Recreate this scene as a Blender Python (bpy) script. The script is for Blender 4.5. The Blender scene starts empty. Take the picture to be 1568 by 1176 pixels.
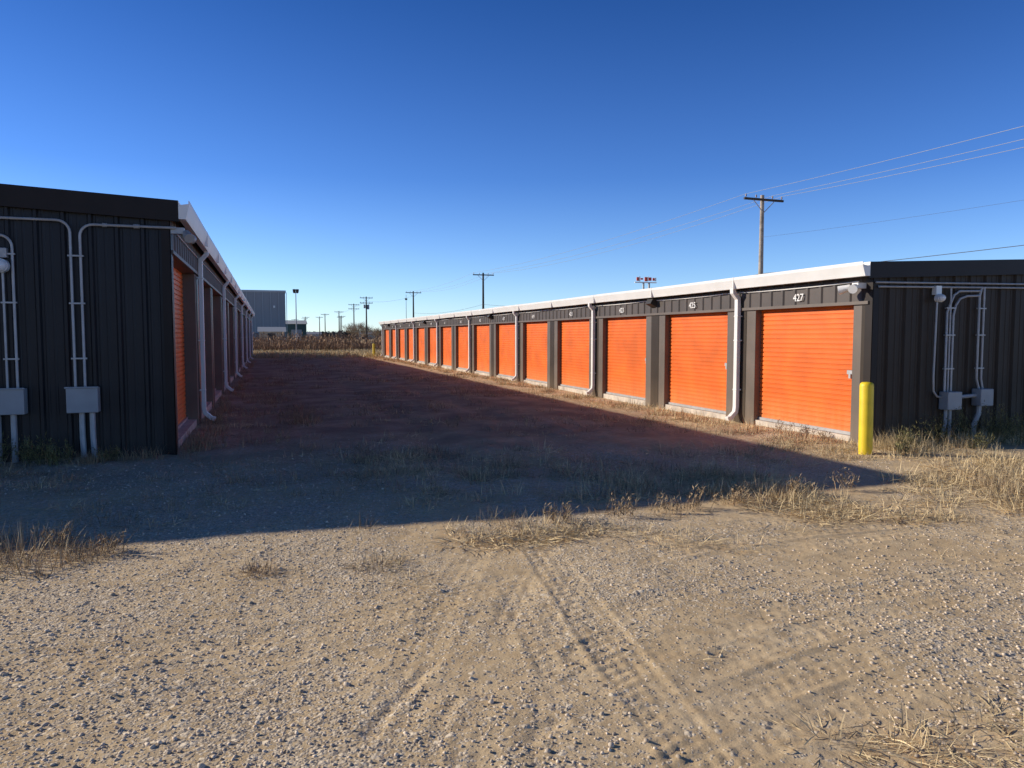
import bpy, math, random
import numpy as np
from mathutils import Vector
random.seed(7); rng=np.random.default_rng(11)
scene=bpy.context.scene
R=math.radians
# ---------------------------------------------------------------- materials
def new_mat(name, base=(.5,.5,.5), rough=.6, metal=0.0, var=0.0, scale=3.0, bump=0.0, bscale=40.0, island=0.0, spec=None):
    m=bpy.data.materials.new(name); m.use_nodes=True
    nt=m.node_tree; b=nt.nodes['Principled BSDF']
    b.inputs['Roughness'].default_value=rough; b.inputs['Metallic'].default_value=metal
    if spec is not None: b.inputs['Specular IOR Level'].default_value=spec
    tc=nt.nodes.new('ShaderNodeTexCoord')
    n=nt.nodes.new('ShaderNodeTexNoise'); n.inputs['Scale'].default_value=scale; n.inputs['Detail'].default_value=6
    nt.links.new(tc.outputs['Object'],n.inputs['Vector'])
    mr=nt.nodes.new('ShaderNodeMapRange'); mr.inputs['From Min'].default_value=.3; mr.inputs['From Max'].default_value=.7
    mr.inputs['To Min'].default_value=1-var; mr.inputs['To Max'].default_value=1+var
    nt.links.new(n.outputs['Fac'],mr.inputs['Value'])
    val=mr.outputs['Result']
    if island>0:
        g=nt.nodes.new('ShaderNodeNewGeometry'); m2=nt.nodes.new('ShaderNodeMapRange')
        m2.inputs['To Min'].default_value=1-island; m2.inputs['To Max'].default_value=1+island
        nt.links.new(g.outputs['Random Per Island'],m2.inputs['Value'])
        mm=nt.nodes.new('ShaderNodeMath'); mm.operation='MULTIPLY'
        nt.links.new(val,mm.inputs[0]); nt.links.new(m2.outputs['Result'],mm.inputs[1]); val=mm.outputs[0]
    vm=nt.nodes.new('ShaderNodeVectorMath'); vm.operation='SCALE'; vm.inputs[0].default_value=base
    nt.links.new(val,vm.inputs['Scale']); nt.links.new(vm.outputs[0],b.inputs['Base Color'])
    if bump>0:
        n2=nt.nodes.new('ShaderNodeTexNoise'); n2.inputs['Scale'].default_value=bscale; n2.inputs['Detail'].default_value=4
        nt.links.new(tc.outputs['Object'],n2.inputs['Vector'])
        bp=nt.nodes.new('ShaderNodeBump'); bp.inputs['Distance'].default_value=bump; bp.inputs['Strength'].default_value=1
        nt.links.new(n2.outputs['Fac'],bp.inputs['Height']); nt.links.new(bp.outputs[0],b.inputs['Normal'])
    return m
def dusty_metal(name, base, dust, rough=.45, zlo=0.0, zhi=.7, spec=.5, lo=.14):
    """painted sheet metal with dust splashed up from the ground and faint vertical streaks"""
    m=new_mat(name,base,rough,0,.18,2.0,.0025,3.0,spec=spec)
    nt=m.node_tree; b=nt.nodes['Principled BSDF']
    src=b.inputs['Base Color'].links[0].from_socket
    tc=nt.nodes.new('ShaderNodeTexCoord'); mp=nt.nodes.new('ShaderNodeMapping'); mp.inputs['Scale'].default_value=(9,9,.6)
    nt.links.new(tc.outputs['Object'],mp.inputs[0])
    n=nt.nodes.new('ShaderNodeTexNoise'); n.inputs['Scale'].default_value=1.5; n.inputs['Detail'].default_value=8
    nt.links.new(mp.outputs[0],n.inputs['Vector'])
    sp=nt.nodes.new('ShaderNodeSeparateXYZ'); nt.links.new(tc.outputs['Object'],sp.inputs[0])
    mr=nt.nodes.new('ShaderNodeMapRange'); mr.inputs['From Min'].default_value=zlo; mr.inputs['From Max'].default_value=zhi
    mr.inputs['To Min'].default_value=.9; mr.inputs['To Max'].default_value=lo
    nt.links.new(sp.outputs['Z'],mr.inputs['Value'])
    m3=nt.nodes.new('ShaderNodeMath'); m3.operation='MULTIPLY'
    nt.links.new(mr.outputs[0],m3.inputs[0]); nt.links.new(n.outputs['Fac'],m3.inputs[1])
    mx=nt.nodes.new('ShaderNodeMix'); mx.data_type='RGBA'; mx.inputs[7].default_value=(*dust,1)
    nt.links.new(m3.outputs[0],mx.inputs[0]); nt.links.new(src,mx.inputs[6]); nt.links.new(mx.outputs[2],b.inputs['Base Color'])
    return m
M={}
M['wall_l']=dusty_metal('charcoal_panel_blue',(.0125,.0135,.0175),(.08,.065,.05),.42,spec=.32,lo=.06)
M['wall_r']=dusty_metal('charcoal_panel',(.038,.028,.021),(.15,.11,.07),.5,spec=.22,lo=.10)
M['fascia']=new_mat('dark_fascia',(.020,.014,.012),.5,0,.15,spec=.25)
M['jamb']=dusty_metal('taupe_trim',(.125,.100,.082),(.28,.21,.14),.5,0,.5)
M['header']=dusty_metal('header_panel',(.065,.050,.042),(.2,.16,.12),.5,-1,0)
M['door']=dusty_metal('orange_rollup',(.80,.155,.014),(.66,.33,.13),.45,.05,.6,lo=.04)
M['white']=new_mat('white_gutter_paint',(.84,.82,.78),.4,0,.06,2)
M['roof']=new_mat('galvalume_roof',(.45,.46,.47),.4,.6,.1)
M['concrete']=new_mat('concrete',(.56,.50,.42),.9,0,.25,6,.004,60)
M['galv']=new_mat('galvanised_conduit',(.42,.42,.42),.5,.3,.12,8)
M['box']=new_mat('grey_box_paint',(.34,.35,.36),.5,.1,.1,4)
M['dark']=new_mat('dark_fixture',(.03,.028,.026),.5)
M['yellow']=new_mat('yellow_sleeve',(.86,.62,.02),.5,0,.10,6)
M['wood']=new_mat('pole_wood',(.38,.32,.26),.9,0,.3,4,.01,20)
M['wooddark']=new_mat('pole_wood_dark',(.07,.055,.045),.9,0,.3,4)
M['ceramic']=new_mat('insulator',(.25,.16,.12),.3)
M['wire']=new_mat('aluminium_wire',(.30,.31,.33),.6,.1)
M['wiredark']=new_mat('black_cable',(.03,.03,.035),.6)
M['hangar']=new_mat('hangar_panel',(.30,.31,.32),.6,0,.05,.3)
M['hangar2']=new_mat('hangar_trim',(.5,.52,.52),.6)
M['green']=new_mat('green_shed',(.05,.10,.09),.6)
M['tan']=new_mat('tan_shed',(.45,.38,.28),.7,0,.1)
M['red']=new_mat('red_sign',(.6,.06,.03),.5)
M['straw']=new_mat('dry_straw',(.66,.52,.30),.85,0,.2,1.5,0,1,.40)
M['stubble']=new_mat('dead_stubble',(.36,.26,.155),.9,0,.25,1.5,0,1,.5)
M['weed']=new_mat('weed_green',(.17,.155,.06),.85,0,.3,2,0,1,.5)
M['brush']=new_mat('brush_brown',(.34,.215,.125),.9,0,.35,.4,0,1,.5)
M['bark']=new_mat('bare_branches',(.42,.34,.23),.9,0,.2)
M['trees']=new_mat('far_foliage',(.085,.075,.065),.95,0,.3,.1,0,1,.4)
M['stone']=new_mat('gravel_stone',(.59,.49,.375),.85,0,.15,5,0,1,.42)
M['glass']=new_mat('lamp_lens',(.75,.77,.78),.2)
# ---------------------------------------------------------------- mesh builder
class MB:
    def __init__(s): s.v=[]; s.f=[]
    def add(s,vs,fs):
        o=len(s.v); s.v+= [tuple(v) for v in vs]; s.f+=[tuple(i+o for i in f) for f in fs]
    def box(s,x0,x1,y0,y1,z0,z1,bev=0.0):
        x0,x1=min(x0,x1),max(x0,x1); y0,y1=min(y0,y1),max(y0,y1)
        s.add([(x0,y0,z0),(x1,y0,z0),(x1,y1,z0),(x0,y1,z0),(x0,y0,z1),(x1,y0,z1),(x1,y1,z1),(x0,y1,z1)],
              [(0,3,2,1),(4,5,6,7),(0,1,5,4),(1,2,6,5),(2,3,7,6),(3,0,4,7)])
    def tube(s,pts,r,n=8,r2=None,cap=True):
        pts=[Vector(p) for p in pts]; N=len(pts); vs=[]; fs=[]
        for i,p in enumerate(pts):
            d=(pts[min(i+1,N-1)]-pts[max(i-1,0)]).normalized()
            ref=Vector((0,0,1)) if abs(d.z)<.9 else Vector((0,1,0))
            if i==0: a=d.cross(ref).normalized()
            else:
                a=(a-d*a.dot(d)); a=a.normalized() if a.length>1e-4 else d.cross(ref).normalized()
            b=d.cross(a); rr=r if r2 is None else r+(r2-r)*i/max(1,N-1)
            for k in range(n):
                t=2*math.pi*k/n; vs.append(p+a*math.cos(t)*rr+b*math.sin(t)*rr)
        for i in range(N-1):
            for k in range(n):
                fs.append((i*n+k,i*n+(k+1)%n,(i+1)*n+(k+1)%n,(i+1)*n+k))
        if cap: fs.append(tuple(range(n))[::-1]); fs.append(tuple((N-1)*n+k for k in range(n)))
        s.add(vs,fs)
    def rtube(s,pts,wy,wd):
        """rectangular pipe along a path lying in an XZ plane"""
        pts=[Vector(p) for p in pts]; N=len(pts); vs=[]; fs=[]
        for i,p in enumerate(pts):
            d=(pts[min(i+1,N-1)]-pts[max(i-1,0)]).normalized(); a=Vector((0,1,0)); b=d.cross(a)
            for (p1,q1) in ((-1,-1),(1,-1),(1,1),(-1,1)): vs.append(p+a*p1*wy/2+b*q1*wd/2)
        for i in range(N-1):
            for k in range(4): fs.append((i*4+k,i*4+(k+1)%4,(i+1)*4+(k+1)%4,(i+1)*4+k))
        fs.append((3,2,1,0)); fs.append(tuple((N-1)*4+k for k in range(4)))
        s.add(vs,fs)
    def sphere(s,c,r,n=10,m=6,sz=1):
        vs=[];fs=[]
        for j in range(m+1):
            ph=math.pi*j/m
            for k in range(n):
                t=2*math.pi*k/n; vs.append((c[0]+r*math.sin(ph)*math.cos(t),c[1]+r*math.sin(ph)*math.sin(t),c[2]+r*sz*math.cos(ph)))
        for j in range(m):
            for k in range(n): fs.append((j*n+k,(j+1)*n+k,(j+1)*n+(k+1)%n,j*n+(k+1)%n))
        s.add(vs,fs)
    def obj(s,name,mat,parent=None,smooth=False,bevel=0):
        me=bpy.data.meshes.new(name); me.from_pydata(s.v,[],s.f); me.materials.append(mat); me.update()
        if smooth:
            me.polygons.foreach_set('use_smooth',[True]*len(me.polygons))
            try: me.set_sharp_from_angle(angle=R(40))
            except Exception: pass
        o=bpy.data.objects.new(name,me); scene.collection.objects.link(o)
        if parent: o.parent=parent
        if bevel:
            b=o.modifiers.new('bev','BEVEL'); b.width=bevel; b.segments=2; b.limit_method='ANGLE'
        return o
def empty(name):
    o=bpy.data.objects.new(name,None); scene.collection.objects.link(o); return o
def np_mesh(name,V,F,mat,smooth=False,parent=None):
    V=np.asarray(V,dtype=np.float32); F=np.asarray(F,dtype=np.int32); k=F.shape[1]
    me=bpy.data.meshes.new(name); me.vertices.add(len(V)); me.vertices.foreach_set('co',V.ravel())
    me.loops.add(F.size); me.loops.foreach_set('vertex_index',F.ravel())
    me.polygons.add(len(F)); me.polygons.foreach_set('loop_start',np.arange(0,F.size,k,dtype=np.int32))
    if smooth: me.polygons.foreach_set('use_smooth',np.ones(len(F),dtype=bool))
    me.update(calc_edges=True); me.validate(); me.materials.append(mat)
    o=bpy.data.objects.new(name,me); scene.collection.objects.link(o)
    if parent: o.parent=parent
    return o
def arc(c,r,a0,a1,axis='xz',n=6):
    out=[]
    for i in range(n+1):
        a=R(a0+(a1-a0)*i/n); out.append((c[0]+r*math.cos(a),c[1],c[2]+r*math.sin(a)))
    return out
# ---------------------------------------------------------------- terrain height
LAT=rng.random((256,256))
def vn(x,y):
    xi=np.floor(x).astype(int); yi=np.floor(y).astype(int); fx=x-xi; fy=y-yi
    fx=fx*fx*(3-2*fx); fy=fy*fy*(3-2*fy)
    a=LAT[xi&255,yi&255]; b=LAT[(xi+1)&255,yi&255]; c=LAT[xi&255,(yi+1)&255]; d=LAT[(xi+1)&255,(yi+1)&255]
    return (a*(1-fx)+b*fx)*(1-fy)+(c*(1-fx)+d*fx)*fy-.5
def bez(p0,p1,p2,n=40):
    t=np.linspace(0,1,n)[:,None]; p0,p1,p2=map(np.array,(p0,p1,p2))
    return (1-t)**2*p0+2*t*(1-t)*p1+t*t*p2
# tyre tracks: (centre curve, half width, depth, tread amplitude)
TR=[(bez((.45,1.9),(.9,3.6),(2.1,5.4)),.09,.0034,.0034),
    (bez((.75,1.9),(1.15,3.4),(2.35,5.2)),.09,.0030,.0034),
    (bez((1.15,1.8),(1.25,3.2),(1.75,5.8)),.12,.0034,.0040),
    (bez((1.45,1.9),(1.6,3.3),(2.0,5.8)),.12,.0034,.0040),
    (bez((.1,1.9),(.5,3.4),(1.55,5.5)),.10,.0030,.0032),
    (bez((.35,2.9),(.62,3.4),(.95,3.75)),.022,.009,.0),
    (bez((.70,2.45),(.85,2.65),(1.1,2.78)),.022,.009,.0),
    (bez((.5,2.45),(.6,2.9),(.75,3.1)),.022,.007,.0),
    (bez((-2.5,4.4),(0,3.7),(1.5,4.6)),.12,.003,.003),
    (bez((-2.5,3.6),(0,3.2),(1.2,4.0)),.12,.003,.003)]
for i_,yv in enumerate((2.55,2.82,3.1,3.4,3.7,3.95,4.25,4.6,4.95,5.3)):
    TR.append((bez((.9+.12*i_,yv-.75+.03*i_),(2.4+.1*i_,yv+.25),(8.3,yv+.05-.12*math.sin(i_*1.7))),.10+.012*(i_%3),.0034,.0034))
def height(x,y):
    x=np.asarray(x,float); y=np.asarray(y,float)
    near=np.clip(1-(np.hypot(x-2,y-5)-30)/60,0.12,1)
    h=.06*vn(x*.23+9,y*.23)+.03*vn(x*.8,y*.8+3)
    fine=.009*vn(x*3.1,y*3.1)+.005*vn(x*8.3,y*8.3)+.0028*vn(x*19,y*19)+.0028*vn(x*37,y*37)
    rough=1+1.8*np.clip((y-6.5)/3,0,1)
    h=h+fine*rough*np.clip(1-(y-20)/40,0,1)
    # old wheel ruts in the aisle
    for xr in (2.0,3.8):
        h-= .03*np.exp(-((x-xr-.4*np.sin(y*.07))/.3)**2)*np.clip((y-6)/3,0,1)*np.clip((60-y)/10,0,1)
    m=(y>1.5)&(y<6.3)&(x>-2.8)&(x<8.8)
    if m.any():
        X=x[m]; Y=y[m]; H=np.zeros_like(X)
        for P,w,dp,tr in TR:
            bb=(X>P[:,0].min()-.4)&(X<P[:,0].max()+.4)&(Y>P[:,1].min()-.4)&(Y<P[:,1].max()+.4)
            if not bb.any(): continue
            xs=X[bb]; ys=Y[bb]; best=np.full(xs.shape,9.9); ss=np.zeros_like(xs); acc=0
            for i in range(len(P)-1):
                a=P[i]; d=P[i+1]-a; L=np.hypot(*d); u=d/L
                t=np.clip((xs-a[0])*u[0]+(ys-a[1])*u[1],0,L)
                ex=xs-a[0]-t*u[0]; ey=ys-a[1]-t*u[1]; dd=np.hypot(ex,ey)
                b=dd<best; best=np.where(b,dd,best); ss=np.where(b,acc+t,ss); acc+=L
            fade=np.clip(.55+2.0*vn(xs*1.3+w*90,ys*1.3+P[0,0]*37),0,1)
            ww=w+.02*vn(xs*6,ys*6+7)
            prof=-dp/(1+np.exp((best-ww)/.014))+dp*.7*np.exp(-((best-ww-.03)/.026)**2)
            if tr>0: prof+= tr*.6*np.sin(2*np.pi*(ss/.085+best/.12))*(best<w)+tr*.45*np.cos(2*np.pi*best/.075)*(best<w*1.3)
            H[bb]+=prof*fade
        h=h.copy(); h[m]+=H
    return h
def bands(segs):
    out=[]
    for a,b,st in segs: out+=list(np.arange(a,b-1e-6,st))
    out.append(segs[-1][1]); return np.array(out)
xs=bands([(-1800,-400,200),(-400,-100,50),(-100,-30,8),(-30,-11,1.0),(-11,-2.5,.07),(-2.5,7.5,.019),(7.5,11,.04),(11,30,.5),(30,100,7),(100,400,50),(400,1800,200)])
ys=bands([(-1000,-100,100),(-100,-10,9),(-10,1.9,.35),(1.9,6.3,.019),(6.3,12,.04),(12,24,.12),(24,60,.4),(60,120,3),(120,400,28),(400,3600,320)])
GX,GY=np.meshgrid(xs,ys,indexing='ij'); GZ=height(GX.ravel(),GY.ravel())
V=np.stack([GX.ravel(),GY.ravel(),GZ],1); nx,ny=len(xs),len(ys)
I=(np.arange(nx-1)[:,None]*ny+np.arange(ny-1)[None,:]).ravel()
F=np.stack([I,I+ny,I+ny+1,I+1],1)
# ground material
gm=bpy.data.materials.new('gravel_dirt'); gm.use_nodes=True; nt=gm.node_tree; N=nt.nodes; L=nt.links; b=N['Principled BSDF']
b.inputs['Roughness'].default_value=.95; b.inputs['Specular IOR Level'].default_value=.1
tc=N.new('ShaderNodeTexCoord'); P=tc.outputs['Object']
def noise(sc,det=5,rough=.55):
    n=N.new('ShaderNodeTexNoise'); n.inputs['Scale'].default_value=sc; n.inputs['Detail'].default_value=det; n.inputs['Roughness'].default_value=rough
    L.new(P,n.inputs['Vector']); return n.outputs['Fac']
def mrange(v,a,b2,c=0,d=1):
    n=N.new('ShaderNodeMapRange'); n.inputs[1].default_value=a; n.inputs[2].default_value=b2; n.inputs[3].default_value=c; n.inputs[4].default_value=d
    L.new(v,n.inputs[0]); return n.outputs[0]
def mix(f,a,c,mode='MIX'):
    n=N.new('ShaderNodeMix'); n.data_type='RGBA'; n.blend_type=mode
    for idx,val in ((0,f),(6,a),(7,c)):
        if isinstance(val,(int,float)): n.inputs[idx].default_value=val
        elif isinstance(val,tuple): n.inputs[idx].default_value=(*val,1)
        else: L.new(val,n.inputs[idx])
    return n.outputs[2]
def math_(op,a,c):
    n=N.new('ShaderNodeMath'); n.operation=op; n.use_clamp=False
    for i,val in enumerate((a,c)):
        if isinstance(val,(int,float)): n.inputs[i].default_value=val
        else: L.new(val,n.inputs[i])
    return n.outputs[0]
def vor(sc):
    n=N.new('ShaderNodeTexVoronoi'); n.inputs['Scale'].default_value=sc; L.new(P,n.inputs['Vector']); return n
dirt=mix(mrange(noise(1.7),.35,.65),(.67,.50,.29),(.80,.62,.385))
dirt=mix(mrange(noise(9),.4,.7),dirt,(.60,.44,.255))
v1=vor(75); v2=vor(36)
sepc=N.new('ShaderNodeSeparateColor'); L.new(v1.outputs['Color'],sepc.inputs[0])
sepd=N.new('ShaderNodeSeparateColor'); L.new(v2.outputs['Color'],sepd.inputs[0])
grav=mix(sepc.outputs[0],(.40,.32,.23),(.84,.71,.53))
gravel_mask=mrange(noise(.55,6,.6),.44,.60)
sx=N.new('ShaderNodeSeparateXYZ'); L.new(P,sx.inputs[0])
leftish=mrange(sx.outputs[0],-1.0,3.5,.40,-.30)
gmask=math_('ADD',gravel_mask,leftish)
stone1=mrange(math_('ADD',sepc.outputs[1],math_('MULTIPLY',gmask,.5)),.82,.90)
col=mix(stone1,dirt,grav)
stone2=mrange(math_('ADD',sepd.outputs[1],math_('MULTIPLY',gmask,.2)),.95,.99)
col=mix(stone2,col,mix(sepd.outputs[0],(.42,.34,.25),(.84,.72,.55)))
# far field is dry straw
farm=mrange(math_('ADD',sx.outputs[1],math_('MULTIPLY',noise(.3),14)),52,66)
col=mix(farm,col,mix(mrange(noise(.15),.4,.6),(.60,.46,.25),(.40,.29,.17)))
# aisle shade painted into the ground colour: patchy brown, ending near the shadow edge
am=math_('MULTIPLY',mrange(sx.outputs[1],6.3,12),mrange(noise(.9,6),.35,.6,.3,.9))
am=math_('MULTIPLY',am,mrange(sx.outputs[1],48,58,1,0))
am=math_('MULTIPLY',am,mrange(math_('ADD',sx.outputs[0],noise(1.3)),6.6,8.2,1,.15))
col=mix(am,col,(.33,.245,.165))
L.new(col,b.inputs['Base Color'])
h1=math_('MULTIPLY',math_('SUBTRACT',.6,v1.outputs['Distance']),stone1)
h2=math_('MULTIPLY',math_('SUBTRACT',.6,v2.outputs['Distance']),stone2)
hh=math_('ADD',math_('MULTIPLY',h1,.007),math_('MULTIPLY',h2,.014))
namp=mrange(gmask,0,1,.005,.008)
hh=math_('ADD',hh,math_('MULTIPLY',noise(46,8,.7),namp))
bp=N.new('ShaderNodeBump'); bp.inputs['Distance'].default_value=1.0; bp.inputs['Strength'].default_value=.85
L.new(hh,bp.inputs['Height']); L.new(bp.outputs[0],b.inputs['Normal'])
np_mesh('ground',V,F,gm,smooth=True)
# ---------------------------------------------------------------- loose stones
ico_v=[];t=(1+5**.5)/2
for a,c in ((-1,t),(1,t),(-1,-t),(1,-t)): ico_v+=[(a,c,0)]
for a,c in ((-1,t),(1,t),(-1,-t),(1,-t)): ico_v+=[(0,a,c)]
for a,c in ((t,-1),(t,1),(-t,-1),(-t,1)): ico_v+=[(a,0,c)]
ico_v=np.array(ico_v)/1.9
ico_f=np.array([(0,11,5),(0,5,1),(0,1,7),(0,7,10),(0,10,11),(1,5,9),(5,11,4),(11,10,2),(10,7,6),(7,1,8),(3,9,4),(3,4,2),(3,2,6),(3,6,8),(3,8,9),(4,9,5),(2,4,11),(6,2,10),(8,6,7),(9,8,1)])
def stones(n):
    F_=2.3+rng.random(n)**1.25*9; A=rng.uniform(-.75,.75,n)*F_
    x=.309*F_+.951*A; y=.951*F_-.309*A
    den=vn(x*.55+40,y*.55)*1.3+.5*vn(x*2,y*2+70)+.08-.075*(x-1)
    keep=(den>rng.uniform(-.3,.4,n)); x=x[keep]; y=y[keep]; k=len(x)
    s=.0028+.008*rng.random(k)**3+.006*(rng.random(k)>.985)
    z=height(x,y)
    ang=rng.random(k)*6.28; sc=np.stack([rng.uniform(.8,1.4,k),rng.uniform(.7,1.1,k),rng.uniform(.5,.85,k)],1)*s[:,None]
    pts=ico_v[None]*(1+rng.uniform(-.25,.25,(k,12,1)))*sc[:,None,:]
    c,sn=np.cos(ang)[:,None],np.sin(ang)[:,None]
    X=pts[...,0]*c-pts[...,1]*sn+x[:,None]; Y=pts[...,0]*sn+pts[...,1]*c+y[:,None]; Z=pts[...,2]+z[:,None]+.2*s[:,None]
    V=np.stack([X,Y,Z],-1).reshape(-1,3); Fa=(ico_f[None]+12*np.arange(k)[:,None,None]).reshape(-1,3)
    np_mesh('gravel',V,Fa,M['stone'])
stones(46000)
# ---------------------------------------------------------------- dry grass / weeds
def blades(x,y,length,width,lean,az,z=None,droop=.35):
    n=len(x); z=height(x,y)-.004 if z is None else z
    d=np.stack([np.cos(az),np.sin(az)],1); p=np.stack([-np.sin(az),np.cos(az)],1)
    def pt(t,le): return np.stack([x+d[:,0]*length*t*np.sin(le),y+d[:,1]*length*t*np.sin(le),z+length*t*np.cos(le)],1)
    b0=pt(0,lean); m=pt(.5,lean); le2=np.clip(lean+droop*rng.random(n),0,1.52); 
    tp=m+np.stack([d[:,0]*length*.5*np.sin(le2),d[:,1]*length*.5*np.sin(le2),length*.5*np.cos(le2)],1)
    w=np.stack([p[:,0]*width/2,p[:,1]*width/2,np.zeros(n)],1)
    tilt=rng.uniform(-1,1,n)*width/2; w[:,2]=tilt
    V=np.stack([b0-w,b0+w,m-w*.8,m+w*.8,tp],1).reshape(-1,3)
    f=np.array([(0,1,3),(0,3,2),(2,3,4)]); F=(f[None]+5*np.arange(n)[:,None,None]).reshape(-1,3)
    return V,F
class GB:
    def __init__(s): s.V=[];s.F=[];s.o=0
    def add(s,V,F): s.V.append(V); s.F.append(F+s.o); s.o+=len(V)
    def obj(s,name,mat): return np_mesh(name,np.concatenate(s.V),np.concatenate(s.F),mat)
def tuft(g,cx,cy,r,n,hl,wd=.004,up=.5,z=None):
    a=rng.random(n)*6.28; rr=r*np.sqrt(rng.random(n)); x=cx+rr*np.cos(a); y=cy+rr*np.sin(a)
    az=np.where(rng.random(n)<.6,a,rng.random(n)*6.28)
    lean=np.where(rng.random(n)<up,rng.uniform(.05,.8,n),rng.uniform(1.1,1.53,n))
    ln=hl*rng.uniform(.4,1.1,n); V,F=blades(x,y,ln,wd*rng.uniform(.6,1.3,n),lean,az); g.add(V,F)
def scatter(g,x0,x1,y0,y1,nt_,blad,hl,r=.12,wd=.004,up=.5,thr=.0):
    for _ in range(nt_):
        x=rng.uniform(x0,x1); y=rng.uniform(y0,y1)
        if vn(np.array([x*.7+5]),np.array([y*.7]))[0]<rng.uniform(-.35,.25)+thr: continue
        s=rng.uniform(.5,1.3); tuft(g,x,y,r*s,int(blad*s),hl*s,wd,up)
g=GB(); gs=GB()
tuft(gs,-1.75,6.35,.38,320,.22,.005,.6); tuft(g,-1.7,6.15,.40,260,.20,.005,.5); tuft(g,-1.3,6.0,.22,140,.14,.004,.5); tuft(g,-2.3,6.2,.4,260,.2,.005,.6); tuft(gs,-1.2,6.0,.2,80,.2,.004,.8)
tuft(gs,-1.55,5.85,.3,160,.16,.005,.6); tuft(g,-1.9,5.8,.3,160,.16,.005,.4)
tuft(gs,-.09,5.25,.13,150,.11,.004,.5); tuft(g,.10,5.1,.1,40,.1,.003,.1)
tuft(gs,.70,5.15,.16,90,.13,.004,.4); tuft(g,.70,5.15,.18,110,.14,.004,.3); tuft(g,.85,4.75,.12,50,.16,.003,.1)
for dx in np.linspace(-.6,.6,14): tuft(g,2.0+dx,5.50-.1*dx+rng.uniform(-.15,.12),.18,80,.20,.005,.08)
tuft(g,2.05,5.75,.25,80,.2,.005,.6)
for _ in range(20): tuft(g if rng.random()<.6 else gs,.8+rng.uniform(-.2,4.2),5.95+rng.uniform(-.25,.3),.13,45,.15,.004,.5)
tuft(g,3.0,5.0,.26,150,.15,.004,.2); tuft(g,3.3,4.7,.2,70,.12,.004,.2); tuft(g,2.75,5.2,.2,90,.15,.004,.2)
scatter(g,4.2,9.4,4.9,7.4,420,75,.19,.2,.005,.15)
scatter(gs,4.4,9.4,4.9,7.4,110,40,.20,.2,.004,.45)
scatter(g,2.5,7.5,3.2,5.2,80,22,.12,.16,.003,.3)
scatter(g,-2.5,3,3.0,5.8,50,16,.09,.12,.003,.3)
for _ in range(26): tuft(g,2.35+rng.uniform(-.3,1.2),2.05+rng.uniform(-.25,.3),.16,50,.14,.004,.12)
# shadowed stubble: patchy, partly lying
scatter(g,1.0,7.4,6.4,9.8,420,55,.16,.22,.005,.22,.02)
scatter(gs,1.0,7.4,6.4,10.5,280,50,.16,.20,.005,.5,.05)
scatter(gs,-4,2,6.7,10.6,220,40,.13,.16,.005,.5,.04)
scatter(g,-4,2,6.7,10.6,90,36,.11,.16,.005,.2,.05)
scatter(gs,-.9,.8,10.5,30,260,40,.18,.22,.007,.55)
scatter(g,-.9,.8,10.5,26,80,36,.14,.22,.006,.4,.05)
scatter(gs,1.0,7.0,9.5,30,430,34,.15,.24,.007,.45,.05)
scatter(g,1.0,7.0,9.5,30,300,34,.13,.24,.007,.3,.06)
scatter(gs,.0,7.3,26,58,400,24,.18,.38,.013,.5,.03)
scatter(g,.0,7.3,26,58,240,24,.15,.38,.013,.4,.05)
# strip along the lit doors
for _ in range(320):
    y=8.3+rng.random()**1.3*48; tuft(g if rng.random()<.6 else gs,rng.uniform(7.3,8.12),y,.16,int(36),.13*rng.uniform(.6,1.6),.004+.00025*y,.55)
scatter(g,6.2,8.1,7.2,22,170,40,.13,.2,.005,.25)
scatter(gs,6.2,8.1,7.2,30,90,36,.14,.2,.006,.5)
scatter(g,7.6,14.5,5.5,8.6,420,75,.20,.24,.005,.35)
for _ in range(100): tuft(g,rng.uniform(8.0,14.5),rng.uniform(8.0,8.6),.16,60,.28*rng.uniform(.6,1.3),.005,.8)
for _ in range(80): tuft(gs,-1.12+rng.uniform(0,.35),11+rng.random()**1.5*40,.14,36,.20,.007,.7)
for _ in range(40): tuft(gs,rng.uniform(-4.5,-1.0),10.6+rng.uniform(-.35,.15),.14,40,.20,.004,.8)
# pale grass at the end of the aisle
for _ in range(1000): tuft(g,rng.uniform(-6,16),rng.uniform(57,74),.6,26,.45,.035,.8)
g.obj('dry_grass',M['straw']); gs.obj('dead_stubble',M['stubble'])
# green-brown weeds (woody stems with leaf flecks)
def bushy(g,cx,cy,hh,r,nstem,zb=None):
    for _ in range(nstem):
        a=rng.random()*6.28; le=rng.uniform(.05,.75); ln=hh*rng.uniform(.6,1.1)
        bx=cx+rng.uniform(-r,r)*.35; by=cy+rng.uniform(-r,r)*.35; z0=height(np.array([bx]),np.array([by]))[0]
        V,F=blades(np.array([bx]),np.array([by]),np.array([ln]),np.array([.007]),np.array([le]),np.array([a])); g.add(V,F)
        n=34; t=rng.uniform(.2,1,n)
        x=bx+math.cos(a)*ln*t*math.sin(le)+rng.normal(0,.025,n); y=by+math.sin(a)*ln*t*math.sin(le)+rng.normal(0,.025,n); z=z0+ln*t*math.cos(le)+rng.normal(0,.02,n)
        V,F=blades(x,y,rng.uniform(.02,.06,n),rng.uniform(.005,.011,n),rng.uniform(.2,1.4,n),rng.random(n)*6.28,z=z); g.add(V,F)
g=GB()
for cx,cy,h_,n in ((8.5,8.25,.32,14),(9.1,8.3,.42,18),(9.7,8.35,.5,22),(10.2,8.3,.55,26),(10.7,8.35,.45,18),(11.4,8.3,.4,16),(12.2,8.3,.4,14),(9.4,7.95,.3,12),(10.4,7.9,.3,12),(11.1,7.8,.25,10),(8.0,7.9,.2,8)):
    bushy(g,cx,cy,h_,.35,n)
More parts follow.
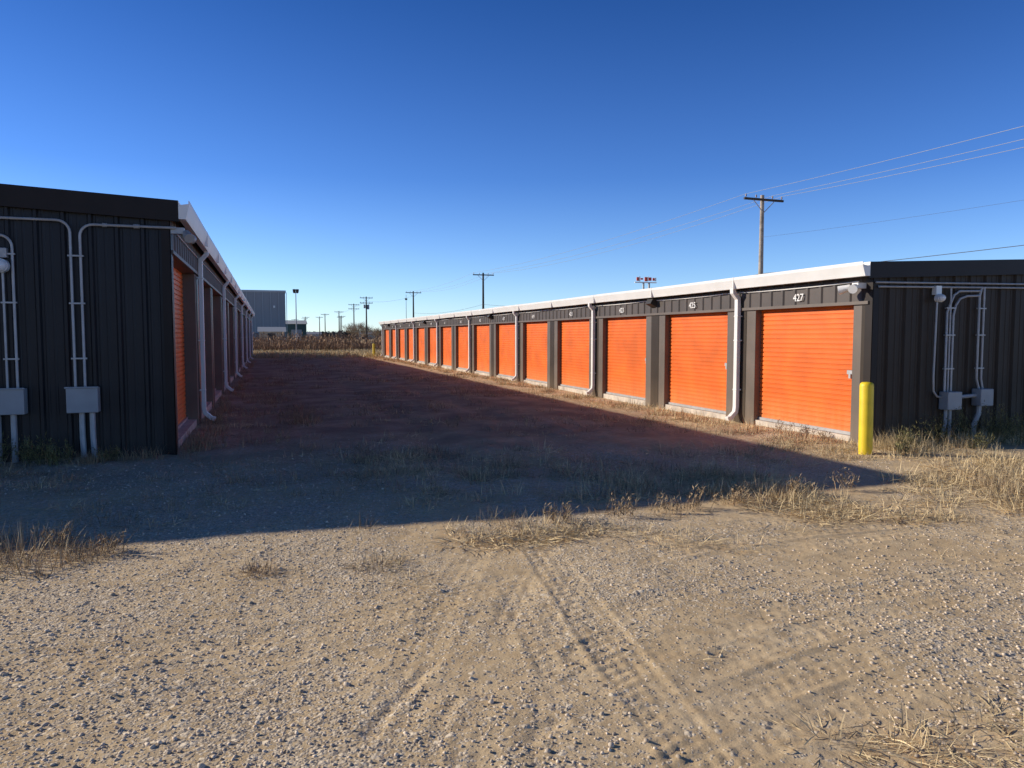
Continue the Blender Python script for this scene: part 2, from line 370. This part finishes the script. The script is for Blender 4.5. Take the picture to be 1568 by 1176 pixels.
for cx,cy,h_,n in ((-2.75,10.5,.36,22),(-2.45,10.35,.3,18),(-3.2,10.45,.4,20),(-1.95,10.45,.2,9),(-3.8,10.3,.4,20)): bushy(g,cx,cy,h_,.35,n)
g.obj('weeds',M['weed'])
# dark dead seed-stalks standing in front of the shadow edge and by the first door
g=GB()
for cx,cy in ((2.35,5.9),(2.9,5.85),(3.35,5.9),(3.7,5.85),(4.15,5.95),(4.9,6.05),(5.05,6.2),(5.6,6.2),(7.9,9.6),(7.95,10.2),(7.9,9.2),(-1.2,6.1),(-1.5,6.3),(.2,11.5),(.5,14),(3.0,12.5),(3.2,15)): bushy(g,cx,cy,.20,.25,5)
g.obj('dead_stalks',M['stubble'])
# ---------------------------------------------------------------- storage building
def storage_building(s,fx,y0,y1,eave,slope,width,dstart,dw,pitch,nd,dtop,slab,recess,wallmat,spouts,num0,packs,ov,gd):
    """s=+1 extends to +X from its door face fx, s=-1 to -X"""
    root=empty('storage_building')
    rx=fx+s*width/2; bx=fx+s*width
    def rz(x): return eave+slope*(width/2-abs(x-rx))
    # slab
    m=MB(); m.box(fx+s*.03,bx-s*.03,y0+.03,y1-.03,-.25,slab); m.obj('slab',M['concrete'],root)
    # jamb posts + corner post
    m=MB(); ft=dtop+.002
    m.box(fx,fx+s*(recess+.06),y0+.012,dstart,-.15,ft)
    for i in range(nd):
        a=dstart+i*pitch+dw; c=dstart+(i+1)*pitch if i<nd-1 else y1-.01
        m.box(fx,fx+s*(recess+.06),a,c,-.15,ft)
    m.obj('door_jambs',M['jamb'],root,bevel=.006)
    m=MB()
    for i in range(nd-1):
        a=dstart+i*pitch+dw; c=dstart+(i+1)*pitch; w=(c-a)
        m.box(fx-s*.006,fx+s*.01,a+w*.30,c-w*.30,-.12,ft-.01)
    m.box(fx-s*.006,fx+s*.01,y0-.03,y0+.16,-.12,eave-.15)
    m.obj('post_panels',wallmat,root)
    # header, ribbed
    m=MB(); top=eave-.02; yy=y0+.17; prof=[]
    while yy<y1:
        prof+=[(yy,0),(yy+.19,0),(yy+.215,.022),(yy+.265,.022),(yy+.29,0)]; yy+=.305
    prof=[p for p in prof if p[0]<y1]
    vs=[];fs=[]
    for (py,o) in prof: vs+=[(fx-s*(.008+o),py,dtop+.05),(fx-s*(.008+o),py,top)]
    for i in range(len(prof)-1): fs.append((2*i,2*i+2,2*i+3,2*i+1))
    m.add(vs,fs); m.box(fx+s*.005,fx+s*.05,y0+.02,y1-.02,dtop+.006,top); m.obj('header_panel',M['header'],root)
    m=MB(); m.box(fx-s*.036,fx+s*(recess+.05),y0+.02,y1-.02,dtop+.003,dtop+.05); m.obj('header_trim',M['jamb'],root)
    # doors
    m=MB(); dx=fx+s*recess; p=.078; hd=MB()
    for i in range(nd):
        a=dstart+i*pitch-.02; c=a+dw+.04; z=slab+.05; pr=[]
        while z<dtop-.02: pr+=[(0,z),(0,z+.052),(.013,z+.060),(.013,z+.070)]; z+=p
        pr.append((0,dtop+.004)); o=0; vs=[]; fs=[]
        for (q,zz) in pr: vs+=[(dx+s*q,a,zz),(dx+s*q,c,zz)]
        for k in range(len(pr)-1): fs.append((2*k,2*k+1,2*k+3,2*k+2))
        m.add(vs,fs)
        hd.box(dx-s*.012,dx-s*.03,a+.10,a+.22,slab+.92,slab+.98); hd.box(dx-s*.012,dx-s*.045,a+.13,a+.17,slab+.86,slab+.93)
        hd.box(dx-s*.03,dx+s*.02,a+.02,c-.02,slab+.004,slab+.052)
    m.obj('rollup_doors',M['door'],root); hd.obj('door_latches_and_bottom_bars',M['galv'],root)
    # closed back and far walls
    m=MB(); m.box(bx-s*.05,bx,y0+.02,y1-.02,-.15,eave-.02)
    m.add([(fx+s*.3,y1,-.15),(bx,y1,-.15),(bx,y1,eave-.02),(rx,y1,rz(rx)-.02),(fx,y1,eave-.02),(fx,y1,-.15)],[(0,1,2,3,4,5)])
    # near end wall, ribbed panel
    xs_=[]; q=.06
    while q<width-.05:
        xs_+=[(q,0),(q+.075,0),(q+.083,.006),(q+.103,.006),(q+.111,0),(q+.165,0),(q+.173,.006),(q+.193,.006),(q+.201,0),(q+.225,0),(q+.245,.032),(q+.280,.032),(q+.30,0)]; q+=.305
    xs_=[(0,0)]+[t_ for t_ in xs_ if t_[0]<width]+[(width,0)]
    vs=[];fs=[]
    for (q,o) in xs_:
        X=fx+s*q; vs+=[(X,y0-o,-.12),(X,y0-o,rz(X)-.03)]
    for i in range(len(xs_)-1): fs.append((2*i,2*i+2,2*i+3,2*i+1))
    m.add(vs,fs); m.obj('metal_walls',wallmat,root)
    # panel screws along the girts
    m=MB(); q=.30
    while q<width-.2:
        for zz in (.35,1.05,1.75,2.35): m.box(fx+s*q-.007,fx+s*q+.007,y0-.006,y0+.002,zz,zz+.014)
        q+=.305
    m.obj('panel_screws',M['galv'],root)
    # corner trims
    m=MB(); m.box(fx-s*.012,fx+s*.10,y0-.045,y0-.036,-.1,eave-.1); m.box(fx-s*.013,fx-s*.001,y0-.045,y0+.09,-.1,eave-.1)
    # rake fascia following the roof, both gables
    for (ya,yb) in ((y0-.09,y0-.05),(y1+.05,y1+.09)):
        for (xa,xb) in ((fx-s*ov,rx),(rx,bx+s*ov)):
            za=rz(xa) if abs(xa-rx)<=width/2 else eave-slope*ov; zb=rz(xb) if abs(xb-rx)<=width/2 else eave-slope*ov
            vs=[(xa,ya,za-gd),(xb,ya,zb-gd),(xb,yb,zb-gd),(xa,yb,za-gd),(xa,ya,za+.03),(xb,ya,zb+.03),(xb,yb,zb+.03),(xa,yb,za+.03)]
            m.add(vs,[(0,3,2,1),(4,5,6,7),(0,1,5,4),(1,2,6,5),(2,3,7,6),(3,0,4,7)])
            ye=(y0-.002) if ya<y0 else (y1+.002)
            m.add([(xa,yb if ya<y0 else ya,za-gd+.004),(xb,yb if ya<y0 else ya,zb-gd+.004),(xb,ye,zb-gd+.004),(xa,ye,za-gd+.004)],[(0,1,2,3)])
    m.obj('rake_fascia',M['fascia'],root)
    # roof with standing ribs
    m=MB()
    for (xa,xb) in ((fx-s*ov,rx),(rx,bx+s*ov)):
        za=eave-slope*ov if abs(xa-rx)>width/2 else rz(rx); zb=eave-slope*ov if abs(xb-rx)>width/2 else rz(rx)
        ya,yb=y0-.05,y1+.05
        m.add([(xa,ya,za),(xb,ya,zb),(xb,yb,zb),(xa,yb,za)],[(0,1,2,3)])
        yy=ya+.3
        while yy<yb:
            m.add([(xa,yy-.02,za),(xb,yy-.02,zb),(xb,yy,zb+.03),(xa,yy,za+.03),(xa,yy+.02,za),(xb,yy+.02,zb)],[(0,1,2,3),(3,2,5,4)]); yy+=.6
    m.obj('roof',M['roof'],root)
    # gutter : K profile swept along Y (open at top)
    m=MB(); gx=fx-s*ov; gz=eave+.02
    pr=[(0,gz),(0,gz-gd),(.085,gz-gd),(.10,gz-gd+.05),(.135,gz-.045),(.135,gz),(.125,gz),(.125,gz-.04),(.012,gz-.06)]
    ya,yb=y0-.10,y1+.10; n=len(pr); segs=np.linspace(ya,yb,18); vs=[]
    for yy in segs:
        for (q,z) in pr: vs.append((gx-s*q,yy,z+.006*math.sin(yy*.8)))
    fs=[(i*n+k,i*n+(k+1)%n,(i+1)*n+(k+1)%n,(i+1)*n+k) for i in range(len(segs)-1) for k in range(n)]
    fs+=[tuple(range(n)),tuple((len(segs)-1)*n+k for k in range(n))]
    m.add(vs,fs)
    yy=y0+3
    while yy<y1: m.box(gx-s*.139,gx-s*.02,yy-.012,yy+.012,gz-gd-.004,gz+.004); yy+=3.05
    m.obj('gutter',M['white'],root)
    # downspouts
    m=MB()
    for y in spouts:
        m.rtube([(gx-s*.055,y,gz-gd+.02),(gx-s*.055,y,gz-gd-.06),(fx-s*.075,y,gz-gd-.17),(fx-s*.07,y,gz-gd-.30),(fx-s*.07,y,.30),(fx-s*.085,y,.20),(fx-s*.19,y,.10),(fx-s*.26,y,.075)],.10,.075)
        for zz in (.6,gz-gd-.5,1.5): m.box(fx-s*.112,fx,y-.06,y+.06,zz,zz+.025)
    m.obj('downspouts',M['white'],root,bevel=.008)
    # wall packs
    m=MB()
    for y in packs:
        z=dtop+.28
        vs=[(fx,y-.13,z-.12),(fx,y+.13,z-.12),(fx,y+.13,z+.12),(fx,y-.13,z+.12),(fx-s*.20,y-.12,z-.02),(fx-s*.20,y+.12,z-.02),(fx-s*.12,y+.13,z+.12),(fx-s*.12,y-.13,z+.12)]
        m.add(vs,[(0,1,5,4),(4,5,6,7),(7,6,2,3),(0,4,7,3),(1,2,6,5)])
    if packs: m.obj('wall_lights',M['dark'],root,bevel=.01)
    # door numbers
    if num0:
        for i in range(nd):
            c=bpy.data.curves.new('number','FONT'); c.body=str(num0-2*i); c.size=.165; c.align_x='CENTER'; c.extrude=.003; c.offset=.002
            o=bpy.data.objects.new('door_number_%d'%(num0-2*i),c); scene.collection.objects.link(o); o.parent=root
            c.materials.append(M['white']); o.location=(fx-s*.045,dstart+i*pitch+dw/2,dtop+.11)
            o.rotation_euler=(R(90),0,R(-90) if s>0 else R(90))
    return root
SR=storage_building(+1,8.23,8.70,57.1,2.62,.042,9.0,9.03,2.34,3.2,15,2.05,.10,.12,M['wall_r'],
    [12.0-.19+6.4*i for i in range(8)],427,[15.0+12.8*i for i in range(4)],.12,.20)
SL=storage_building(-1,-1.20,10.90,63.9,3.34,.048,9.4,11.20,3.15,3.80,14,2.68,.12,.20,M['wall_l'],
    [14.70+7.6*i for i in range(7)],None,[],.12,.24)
# ---- electrical gear, left gable wall (plane y=10.9)
yl=10.90-.065
m=MB()
m.tube([(-2.35,yl,.93),(-2.35,yl,2.90)]+arc((-2.50,yl,2.90),.15,0,90)[1:]+[(-5.6,yl,3.05)],.017)
m.tube([(-2.24,yl,.93),(-2.24,yl,2.86)]+arc((-2.09,yl,2.86),.15,180,90)[1:]+[(-1.45,yl,3.01),(-1.12,yl,3.01)],.017)
m.tube([(-2.99,yl,.93),(-2.99,yl,2.70)]+arc((-3.13,yl,2.70),.14,0,90)[1:]+[(-5.6,yl,2.84)],.017)
m.tube([(-3.10,yl,.93),(-3.10,yl,2.50)],.015)
m.tube([(-3.24,yl,.93),(-3.24,yl,2.62)]+arc((-3.36,yl,2.62),.12,0,90)[1:]+[(-5.6,yl,2.74)],.014)
m.tube([(-2.29,yl,.62),(-2.29,yl,.30),(-2.27,yl-.02,-.1)],.036); m.tube([(-2.17,yl,.62),(-2.17,yl,.30),(-2.15,yl-.02,-.1)],.036)
m.tube([(-3.05,yl,.62),(-3.05,yl,-.1)],.036); m.tube([(-3.22,yl,.62),(-3.22,yl,-.1)],.036)
for z in (1.3,2.0,2.6):
    m.box(-2.385,-2.205,yl-.022,yl+.02,z,z+.02); m.box(-3.13,-2.96,yl-.022,yl+.02,z,z+.02)
m.tube([(-1.62,yl,3.01),(-1.55,yl,3.01)],.028); m.tube([(-1.98,yl,3.01),(-1.93,yl,3.01)],.026)
m.obj('conduits',M['galv'],SL,smooth=True)
m=MB(); m.box(-2.44,-2.08,yl-.11,yl+.05,.62,.94); m.box(-2.455,-2.065,yl-.125,yl-.108,.93,.955); m.box(-3.30,-2.90,yl-.11,yl+.05,.62,.94); m.box(-3.315,-2.885,yl-.125,yl-.108,.93,.955)
m.obj('junction_boxes',M['box'],SL,bevel=.01)
m=MB(); m.tube([(-3.10,yl-.0,2.46),(-3.10,yl-.10,2.46)],.085,16); m.sphere((-3.10,yl-.10,2.46),.08,14,8); m.obj('meter_lamp',M['glass'],SL,smooth=True)
m=MB(); m.box(-3.16,-3.04,yl-.05,yl+.05,2.56,2.68); m.obj('lamp_bracket',M['galv'],SL,bevel=.008)
# corner flood light under left gutter
m=MB(); m.box(-1.19,-1.02,10.86,10.96,2.94,3.02); m.tube([(-1.05,10.9,2.97),(-.98,10.86,2.93)],.016); m.tube([(-1.0,10.88,2.95),(-.95,10.76,2.87)],.05,12,.065); m.tube([(-1.02,10.96,2.95),(-.94,11.08,2.89)],.05,12,.065)
m.tube([(-1.17,10.95,3.0),(-1.17,13,2.99),(-1.17,18,3.0),(-1.17,40,3.0)],.013)
m.obj('flood_light',M['galv'],SL,smooth=True)
# ---- electrical gear, right gable wall (plane y=8.7)
yr=8.70-.065
m=MB()
m.tube([(8.25,yr,2.36),(11.9,yr,2.40),(14,yr,2.42)],.014); m.tube([(8.3,yr,2.30),(10.9,yr,2.33),(14,yr,2.36)],.014)
m.tube([(9.58,yr,.76),(9.58,yr,1.95),(9.66,yr,2.12)]+[(9.70,yr,2.20)]+[(9.80,yr,2.26),(10.2,yr,2.27)],.017)
m.tube([(9.70,yr,.76),(9.70,yr,1.9),(9.74,yr,2.05)]+[(9.82,yr,2.15),(9.95,yr,2.19),(10.2,yr,2.20)],.017)
m.tube([(9.64,yr,.76),(9.64,yr,2.30)],.014)
m.tube([(10.26,yr,.78),(10.20,yr,.95),(10.20,yr,2.20),(10.24,yr,2.32)],.017); m.tube([(10.33,yr,.78),(10.29,yr,.95),(10.29,yr,2.33)],.017)
m.tube([(9.38,yr,2.10),(9.36,yr,1.0),(9.37,yr,.78),(9.44,yr,.70),(9.55,yr,.68)],.015)
m.tube([(9.78,yr-.02,.68),(10.2,yr-.02,.70)],.03)
m.tube([(9.62,yr,.52),(9.62,yr,.3),(9.55,yr,.0),(9.55,yr,-.1)],.026); m.tube([(9.70,yr,.52),(9.70,yr,-.1)],.026); m.tube([(10.27,yr,.55),(10.27,yr,.42),(10.18,yr,.25),(10.18,yr,-.1)],.038)
for z in (1.1,1.6,2.0): m.box(9.55,9.73,yr-.022,yr+.02,z,z+.018); m.box(10.17,10.32,yr-.022,yr+.02,z,z+.018)
m.obj('conduits',M['galv'],SR,smooth=True)
m=MB(); m.box(9.53,9.80,yr-.12,yr+.05,.50,.77); m.box(10.17,10.42,yr-.12,yr+.05,.54,.80); m.obj('junction_boxes',M['box'],SR,bevel=.012)
m=MB(); m.tube([(9.38,yr,2.15),(9.38,yr-.07,2.15)],.06,14); m.sphere((9.38,yr-.08,2.15),.055,12,8); m.box(9.33,9.43,yr-.03,yr+.05,2.20,2.33); m.obj('photocell_lamp',M['glass'],SR,smooth=True)
m=MB(); m.box(8.07,8.23,8.78,8.90,2.28,2.36); m.tube([(8.12,8.84,2.30),(8.02,8.80,2.27)],.016)
m.tube([(8.04,8.80,2.30),(7.92,8.72,2.26)],.045,12,.065); m.tube([(8.06,8.92,2.30),(7.96,9.04,2.26)],.045,12,.065)
pts=[]
for i in range(60):
    y=8.9+i*.8; pts.append((8.19,y,2.385-.02*abs(math.sin((y-8.9)*math.pi/3.2))))
m.tube(pts,.010,6); m.obj('flood_light_and_cable',M['white'],SR,smooth=True)
# ---------------------------------------------------------------- bollards
def bollard(x,y,h=.98,r=.088,tilt=0):
    m=MB(); n=24; prof=[(r,-.2),(r,h-.05),(r*.93,h-.018),(r*.7,h),(0.001,h+.006)]
    vs=[];fs=[]
    for (q,z) in prof:
        for k in range(n): a=2*math.pi*k/n; vs.append((q*math.cos(a),q*math.sin(a),z))
    for j in range(len(prof)-1):
        for k in range(n): fs.append((j*n+k,j*n+(k+1)%n,(j+1)*n+(k+1)%n,(j+1)*n+k))
    m.add(vs,fs); o=m.obj('yellow_bollard',M['yellow'],None,True); o.location=(x,y,0); o.rotation_euler=(0,R(tilt),0)
bollard(7.6,8.05,.98,.088,-.6); bollard(7.75,58.3,1.0,.1)
# ---------------------------------------------------------------- utility poles
def pole(x,y,h,arm=2.7,mat='wood',arms=1,trans=False,yaw=0):
    root=empty('utility_pole'); root.location=(x,y,0); root.rotation_euler=(0,0,R(yaw))
    m=MB(); m.tube([(0,0,-.3),(0,0,h*.5),(0,0,h)],.17,12,.11)
    m.obj('pole',M[mat],root,True); m=MB(); ins=MB(); br=MB()
    for k in range(arms):
        z=h-.28-k*1.0
        m.box(-arm/2,arm/2,-.20,-.09,z-.06,z+.06)
        for sg in (-1,1): br.tube([(sg*arm*.27,-.16,z-.05),(0,-.13,z-.75)],.022,6)
        for px in (-arm*.46,-arm*.2,arm*.22,arm*.46):
            ins.tube([(px,-.145,z+.06),(px,-.145,z+.14)],.02,8); ins.tube([(px,-.145,z+.13),(px,-.145,z+.19),(px,-.145,z+.25)],.05,10,.03)
    if trans: 
        br.tube([(.35,0,h-2.5),(.35,0,h-1.6)],.24,14); br.tube([(-.35,0,h-2.3),(-.35,0,h-1.6)],.2,14); br.box(-.3,.3,-.03,.03,h-2.1,h-2.04)
    m.obj('crossarm',M['wooddark'],root); br.obj('braces',M['galv'] if not trans else M['box'],root,True); ins.obj('insulators',M['ceramic'],root,True)
pole(27.35,37.4,9.7,2.75,'wood',yaw=3)
pole(25.6,90.5,9.4,2.7,'wooddark'); pole(23.8,128,9.2,2.7,'wooddark')
pole(28.8,-16,9.9,2.75,'wood')
pole(18.6,150.4,9.3,2.5,'wooddark',2,True)
pole(20.1,187,9.4,2.6,'wooddark',2)
for (x,y,h) in ((17.4,246,8.6),(19.9,225,8.8),(17.6,276,8.4),(13.4,287,8.6),(24,262,8.4),(10,300,8),(15,330,9),(27,300,9)): pole(x,y,h,2.6,'wooddark')
m=MB(); m.tube([(24.5,139,0),(24.5,139,9.2)],.06,6,.03); m.box(24.3,24.7,138.9,139.1,8.2,8.5); m.obj('antenna_mast',M['wooddark'])
# wires
def wire(mb,p,q,sag,r,n=24):
    p=Vector(p);q=Vector(q); pts=[]
    for i in range(n+1):
        t=i/n; v=p.lerp(q,t); v.z-=4*sag*t*(1-t); pts.append(v)
    mb.tube(pts,r,5)
m=MB()
PL=[(28.8,-16,9.9),(27.35,37.4,9.7),(25.6,90.5,9.4),(23.8,128,9.2)]
for off in (-1.26,.6,1.26):
    for a,c in zip(PL[:-1],PL[1:]): wire(m,(a[0]+off,a[1]-.15,a[2]-.02),(c[0]+off,c[1]-.15,c[2]-.02),.55 if off<1 else .75,.010)
m.obj('power_lines',M['wire'])
m=MB()
wire(m,(28.8,-16,7.6),(27.35,37.4,7.3),.7,.005); wire(m,(28.8,-16,6.2),(27.35,37.4,5.2),.5,.014)
wire(m,(27.35,37.4,5.2),(25.6,90.5,5.5),.9,.014); wire(m,(25.6,90.5,5.5),(23.8,128,5.5),.5,.014); wire(m,(23.8,128,8.4),(18.6,150.4,8.4),.5,.014)
wire(m,(18.6,150.4,8.8),(20.1,187,8.8),.5,.015); wire(m,(20.1,187,8.8),(19.9,225,8.4),.5,.015)
m.obj('telephone_cables',M['wiredark'])
# ---------------------------------------------------------------- distant objects
root=empty('hangar_building')
m=MB(); m.box(-30,2.75,125,152,-.5,8.45); m.obj('walls',M['hangar'],root)
m=MB(); m.box(-30.1,2.86,124.88,152.1,8.45,8.75); 
for i in range(28): m.box(-29.5+i*1.2,-29.42+i*1.2,124.90,124.985,0,8.44)
m.obj('parapet_and_seams',M['hangar2'],root)
m=MB(); m.box(-1.2,-.2,124.93,125.02,0,2.2); m.box(-12,-5,124.93,125.02,0,5); m.obj('doors',M['dark'],root)
m=MB(); m.box(.9,1.2,124.8,125.01,6.0,6.35); m.box(-3.2,-2.9,124.8,125.01,6.0,6.35); m.obj('wall_lamps',M['white'],root)
root=empty('green_shed'); m=MB(); m.box(3.2,7.3,154,162,-.2,3.9); m.obj('walls',M['green'],root); m=MB(); m.add([(3,153.7,3.9),(7.5,153.7,3.9),(7.5,158,4.7),(3,158,4.7),(3,162.3,3.9),(7.5,162.3,3.9)],[(0,1,2,3),(3,2,5,4),(0,3,4),(1,5,2)]); m.obj('roof',M['hangar2'],root); m=MB(); m.box(4.4,6.4,153.9,154.01,0,2.8); m.obj('door',M['box'],root)
root=empty('tan_shed'); m=MB(); m.box(-1.0,2.0,98,101,-.2,2.1); m.obj('walls',M['tan'],root); m=MB(); m.add([(-1.2,97.8,2.1),(2.2,97.8,2.1),(2.2,99.5,2.7),(-1.2,99.5,2.7),(2.2,101.2,2.1),(-1.2,101.2,2.1)],[(0,1,2,3),(3,2,4,5),(0,3,5),(1,4,2)]); m.obj('roof',M['hangar2'],root); m=MB(); m.box(0,.9,97.93,98.01,0,1.9); m.obj('door',M['dark'],root)
def far_house(x,y,w,h,mat):
    root=empty('farm_shed'); m=MB(); m.box(x,x+w,y,y+8,-.5,h); m.obj('walls',M[mat],root)
    m=MB(); m.add([(x-.3,y-.3,h),(x+w+.3,y-.3,h),(x+w+.3,y+4,h+1.0),(x-.3,y+4,h+1.0),(x+w+.3,y+8.3,h),(x-.3,y+8.3,h)],[(0,1,2,3),(3,2,4,5),(0,3,5),(1,4,2)]); m.obj('roof',M['box'],root)
    m=MB(); m.box(x+w*.3,x+w*.6,y-.06,y+.02,0,h*.75); m.obj('door',M['dark'],root)
far_house(15,320,6,2.2,'hangar'); far_house(36,330,9,2.4,'tan'); far_house(50,340,12,2.6,'hangar')
def street_lamp(x,y,h,sp=.22,hr=.17):
    root=empty('street_lamp'); m=MB(); m.tube([(x,y,-.2),(x,y,h)],.10,10,.055); m.box(x-.2,x+.2,y-.2,y+.2,0,.25)
    m.tube([(x-sp-.05,y,h-.05),(x+sp+.05,y,h-.05)],.04,8); m.obj('pole',M['box'],root,True)
    m=MB()
    for sx_ in (-sp,sp): m.tube([(x+sx_,y,h-.15),(x+sx_,y-.15,h+.3)],hr,12,hr*1.4); m.sphere((x+sx_,y,h-.1),hr*.9,10,6)
    m.obj('lamp_heads',M['dark'],root,True)
street_lamp(4.0,114.3,8.0); street_lamp(30.8,79.4,5.2,.1,.1)
# roadside pylon sign seen above the roof line
root=empty('roadside_sign'); x,y=28.9,54.7; zc=6.15
m=MB(); m.tube([(x,y,-.2),(x,y,zc-.3)],.08,10); m.tube([(x+.5,y,-.2),(x+.5,y,zc-.3)],.08,10); m.obj('posts',M['galv'],root)
m=MB()
for i,(w,hh_) in enumerate(((.26,.30),(.2,.16),(.26,.34),(.24,.30),(.2,.22))): m.box(x-.62+i*.36,x-.62+i*.36+w,y-.06,y+.06,zc-hh_/2+.03*(i%2),zc+hh_/2)
m.obj('letters',M['red'],root,bevel=.03)
m=MB(); m.box(x-.75,x+1.2,y+.02,y+.12,zc-.30,zc-.22); m.box(x-.45,x-.34,y-.1,y-.07,zc-.2,zc+.2); m.box(x+.3,x+.40,y-.1,y-.07,zc-.15,zc+.2); m.box(x+.95,x+1.1,y-.1,y-.07,zc-.15,zc+.12); m.obj('frame',M['white'],root)
# bare tree(s)
def bare_tree(x,y,h,name='bare_tree',depth=5):
    m=MB()
    def br(p,d,l,r,k):
        q=p+d*l; m.tube([p,(p+q)/2+Vector((rng.normal(),rng.normal(),0))*l*.04,q],r,5 if k>2 else 3,r*.6,cap=False)
        if k==0: return
        for _ in range(4 if k<4 else 5):
            nd=(d+Vector((rng.normal(0,.5),rng.normal(0,.5),rng.normal(.12,.3)))).normalized()
            br(p+d*l*rng.uniform(.55,1),nd,l*rng.uniform(.6,.85),r*.6,k-1)
    for _ in range(3): br(Vector((x+rng.normal(0,.3),y+rng.normal(0,.3),-.1)),Vector((rng.normal(0,.25),rng.normal(0,.25),1)).normalized(),h*.28,h*.015,depth)
    m.obj(name,M['bark'])
bare_tree(18.4,160,6.2,depth=5); bare_tree(22.3,166,5.0,depth=4)
# brown brush belt
g=GB(); n=52000
x=rng.uniform(-30,45,n); y=rng.uniform(72,88,n); cl=vn(x*.35,y*.35+20)+.5*vn(x*1.1,y*1.1)
k=cl>-.22; x=x[k]; y=y[k]; cl=cl[k]; n=len(x)
V,F_=blades(x,y,(.95+1.25*(cl+.22))*rng.uniform(.5,1.1,n),rng.uniform(.03,.09,n),rng.uniform(0,.6,n),rng.random(n)*6.28,z=np.zeros(n)-.05); g.add(V,F_)
for _ in range(420):
    c=np.array([rng.uniform(-20,30),rng.uniform(74,86)]); q=60; hgt=rng.uniform(1.0,1.9)
    xx=c[0]+rng.normal(0,.6,q); yy=c[1]+rng.normal(0,.6,q); zz=rng.uniform(.1,hgt,q)
    V,F_=blades(xx,yy,rng.uniform(.15,.4,q),rng.uniform(.04,.1,q),rng.uniform(0,1.3,q),rng.random(q)*6.28,z=zz); g.add(V,F_)
g.obj('brush',M['brush'])
# far tree line
g=GB(); n=30000
x=rng.uniform(-350,600,n); hh_=1.5+4*np.clip(vn(x*.03,x*0+3)+.35+.5*vn(x*.15,x*0+8),0,1); y=430+rng.uniform(-8,8,n)+20*vn(x*.01,x*0)
z=rng.random(n)*hh_*.85
V,F_=blades(x,y,rng.uniform(.8,2.4,n),rng.uniform(.6,1.8,n),rng.uniform(0,1.2,n),rng.random(n)*6.28,z=z); g.add(V,F_); g.obj('distant_treeline',M['trees'])
# ---------------------------------------------------------------- light, sky, camera
sd=Vector((-2.33,1.33,1.0)).normalized(); el=math.asin(sd.z); az=math.atan2(sd.x,sd.y)
ld=bpy.data.lights.new('sun','SUN'); ld.energy=5.0; ld.angle=R(.53); ld.color=(1,.90,.76)
lo=bpy.data.objects.new('sun',ld); scene.collection.objects.link(lo); lo.rotation_euler=(-sd).to_track_quat('-Z','Y').to_euler(); lo.location=(-20,15,20)
w=bpy.data.worlds.new('World'); scene.world=w; w.use_nodes=True; nt=w.node_tree
sk=nt.nodes.new('ShaderNodeTexSky'); sk.sky_type='NISHITA'; sk.sun_disc=False; sk.sun_elevation=el; sk.sun_rotation=az
sk.altitude=900; sk.air_density=1.0; sk.dust_density=.25; sk.ozone_density=2.0
# clear dry high-plains air: grade the sky by elevation towards a deep blue zenith
tc=nt.nodes.new('ShaderNodeTexCoord'); sp=nt.nodes.new('ShaderNodeSeparateXYZ'); nt.links.new(tc.outputs['Generated'],sp.inputs[0])
cr=nt.nodes.new('ShaderNodeValToRGB'); el_=cr.color_ramp.elements
S=3.0
def setp(e,p,c): e.position=p; e.color=(c[0]/S,c[1]/S,c[2]/S,1)
setp(el_[0],0.0,(1.55,1.95,2.75)); setp(el_[1],1.0,(.12,.20,.34))
for p_,c_ in ((.08,(1.12,1.52,2.30)),(.20,(.58,1.02,1.90)),(.40,(.27,.67,1.42)),(.60,(.15,.32,.62))):
    e=el_.new(p_); setp(e,p_,c_)
nt.links.new(sp.outputs['Z'],cr.inputs[0])
vm=nt.nodes.new('ShaderNodeVectorMath'); vm.operation='MULTIPLY'; nt.links.new(sk.outputs[0],vm.inputs[0]); nt.links.new(cr.outputs[0],vm.inputs[1])
vs_=nt.nodes.new('ShaderNodeVectorMath'); vs_.operation='SCALE'; vs_.inputs['Scale'].default_value=S; nt.links.new(vm.outputs[0],vs_.inputs[0])
bg=nt.nodes['Background']; bg.inputs['Strength'].default_value=.082; nt.links.new(vs_.outputs[0],bg.inputs[0])
cam=bpy.data.cameras.new('camera'); co=bpy.data.objects.new('camera',cam); scene.collection.objects.link(co)
cam.sensor_width=36; cam.sensor_fit='HORIZONTAL'; cam.lens=36*1150/1568; cam.clip_start=.05; cam.clip_end=6000
co.location=(0,0,1.6); co.rotation_euler=(R(90-3.68),0,R(-17.98)); scene.camera=co
scene.view_settings.view_transform='Standard'; scene.view_settings.look='None'; scene.view_settings.exposure=0
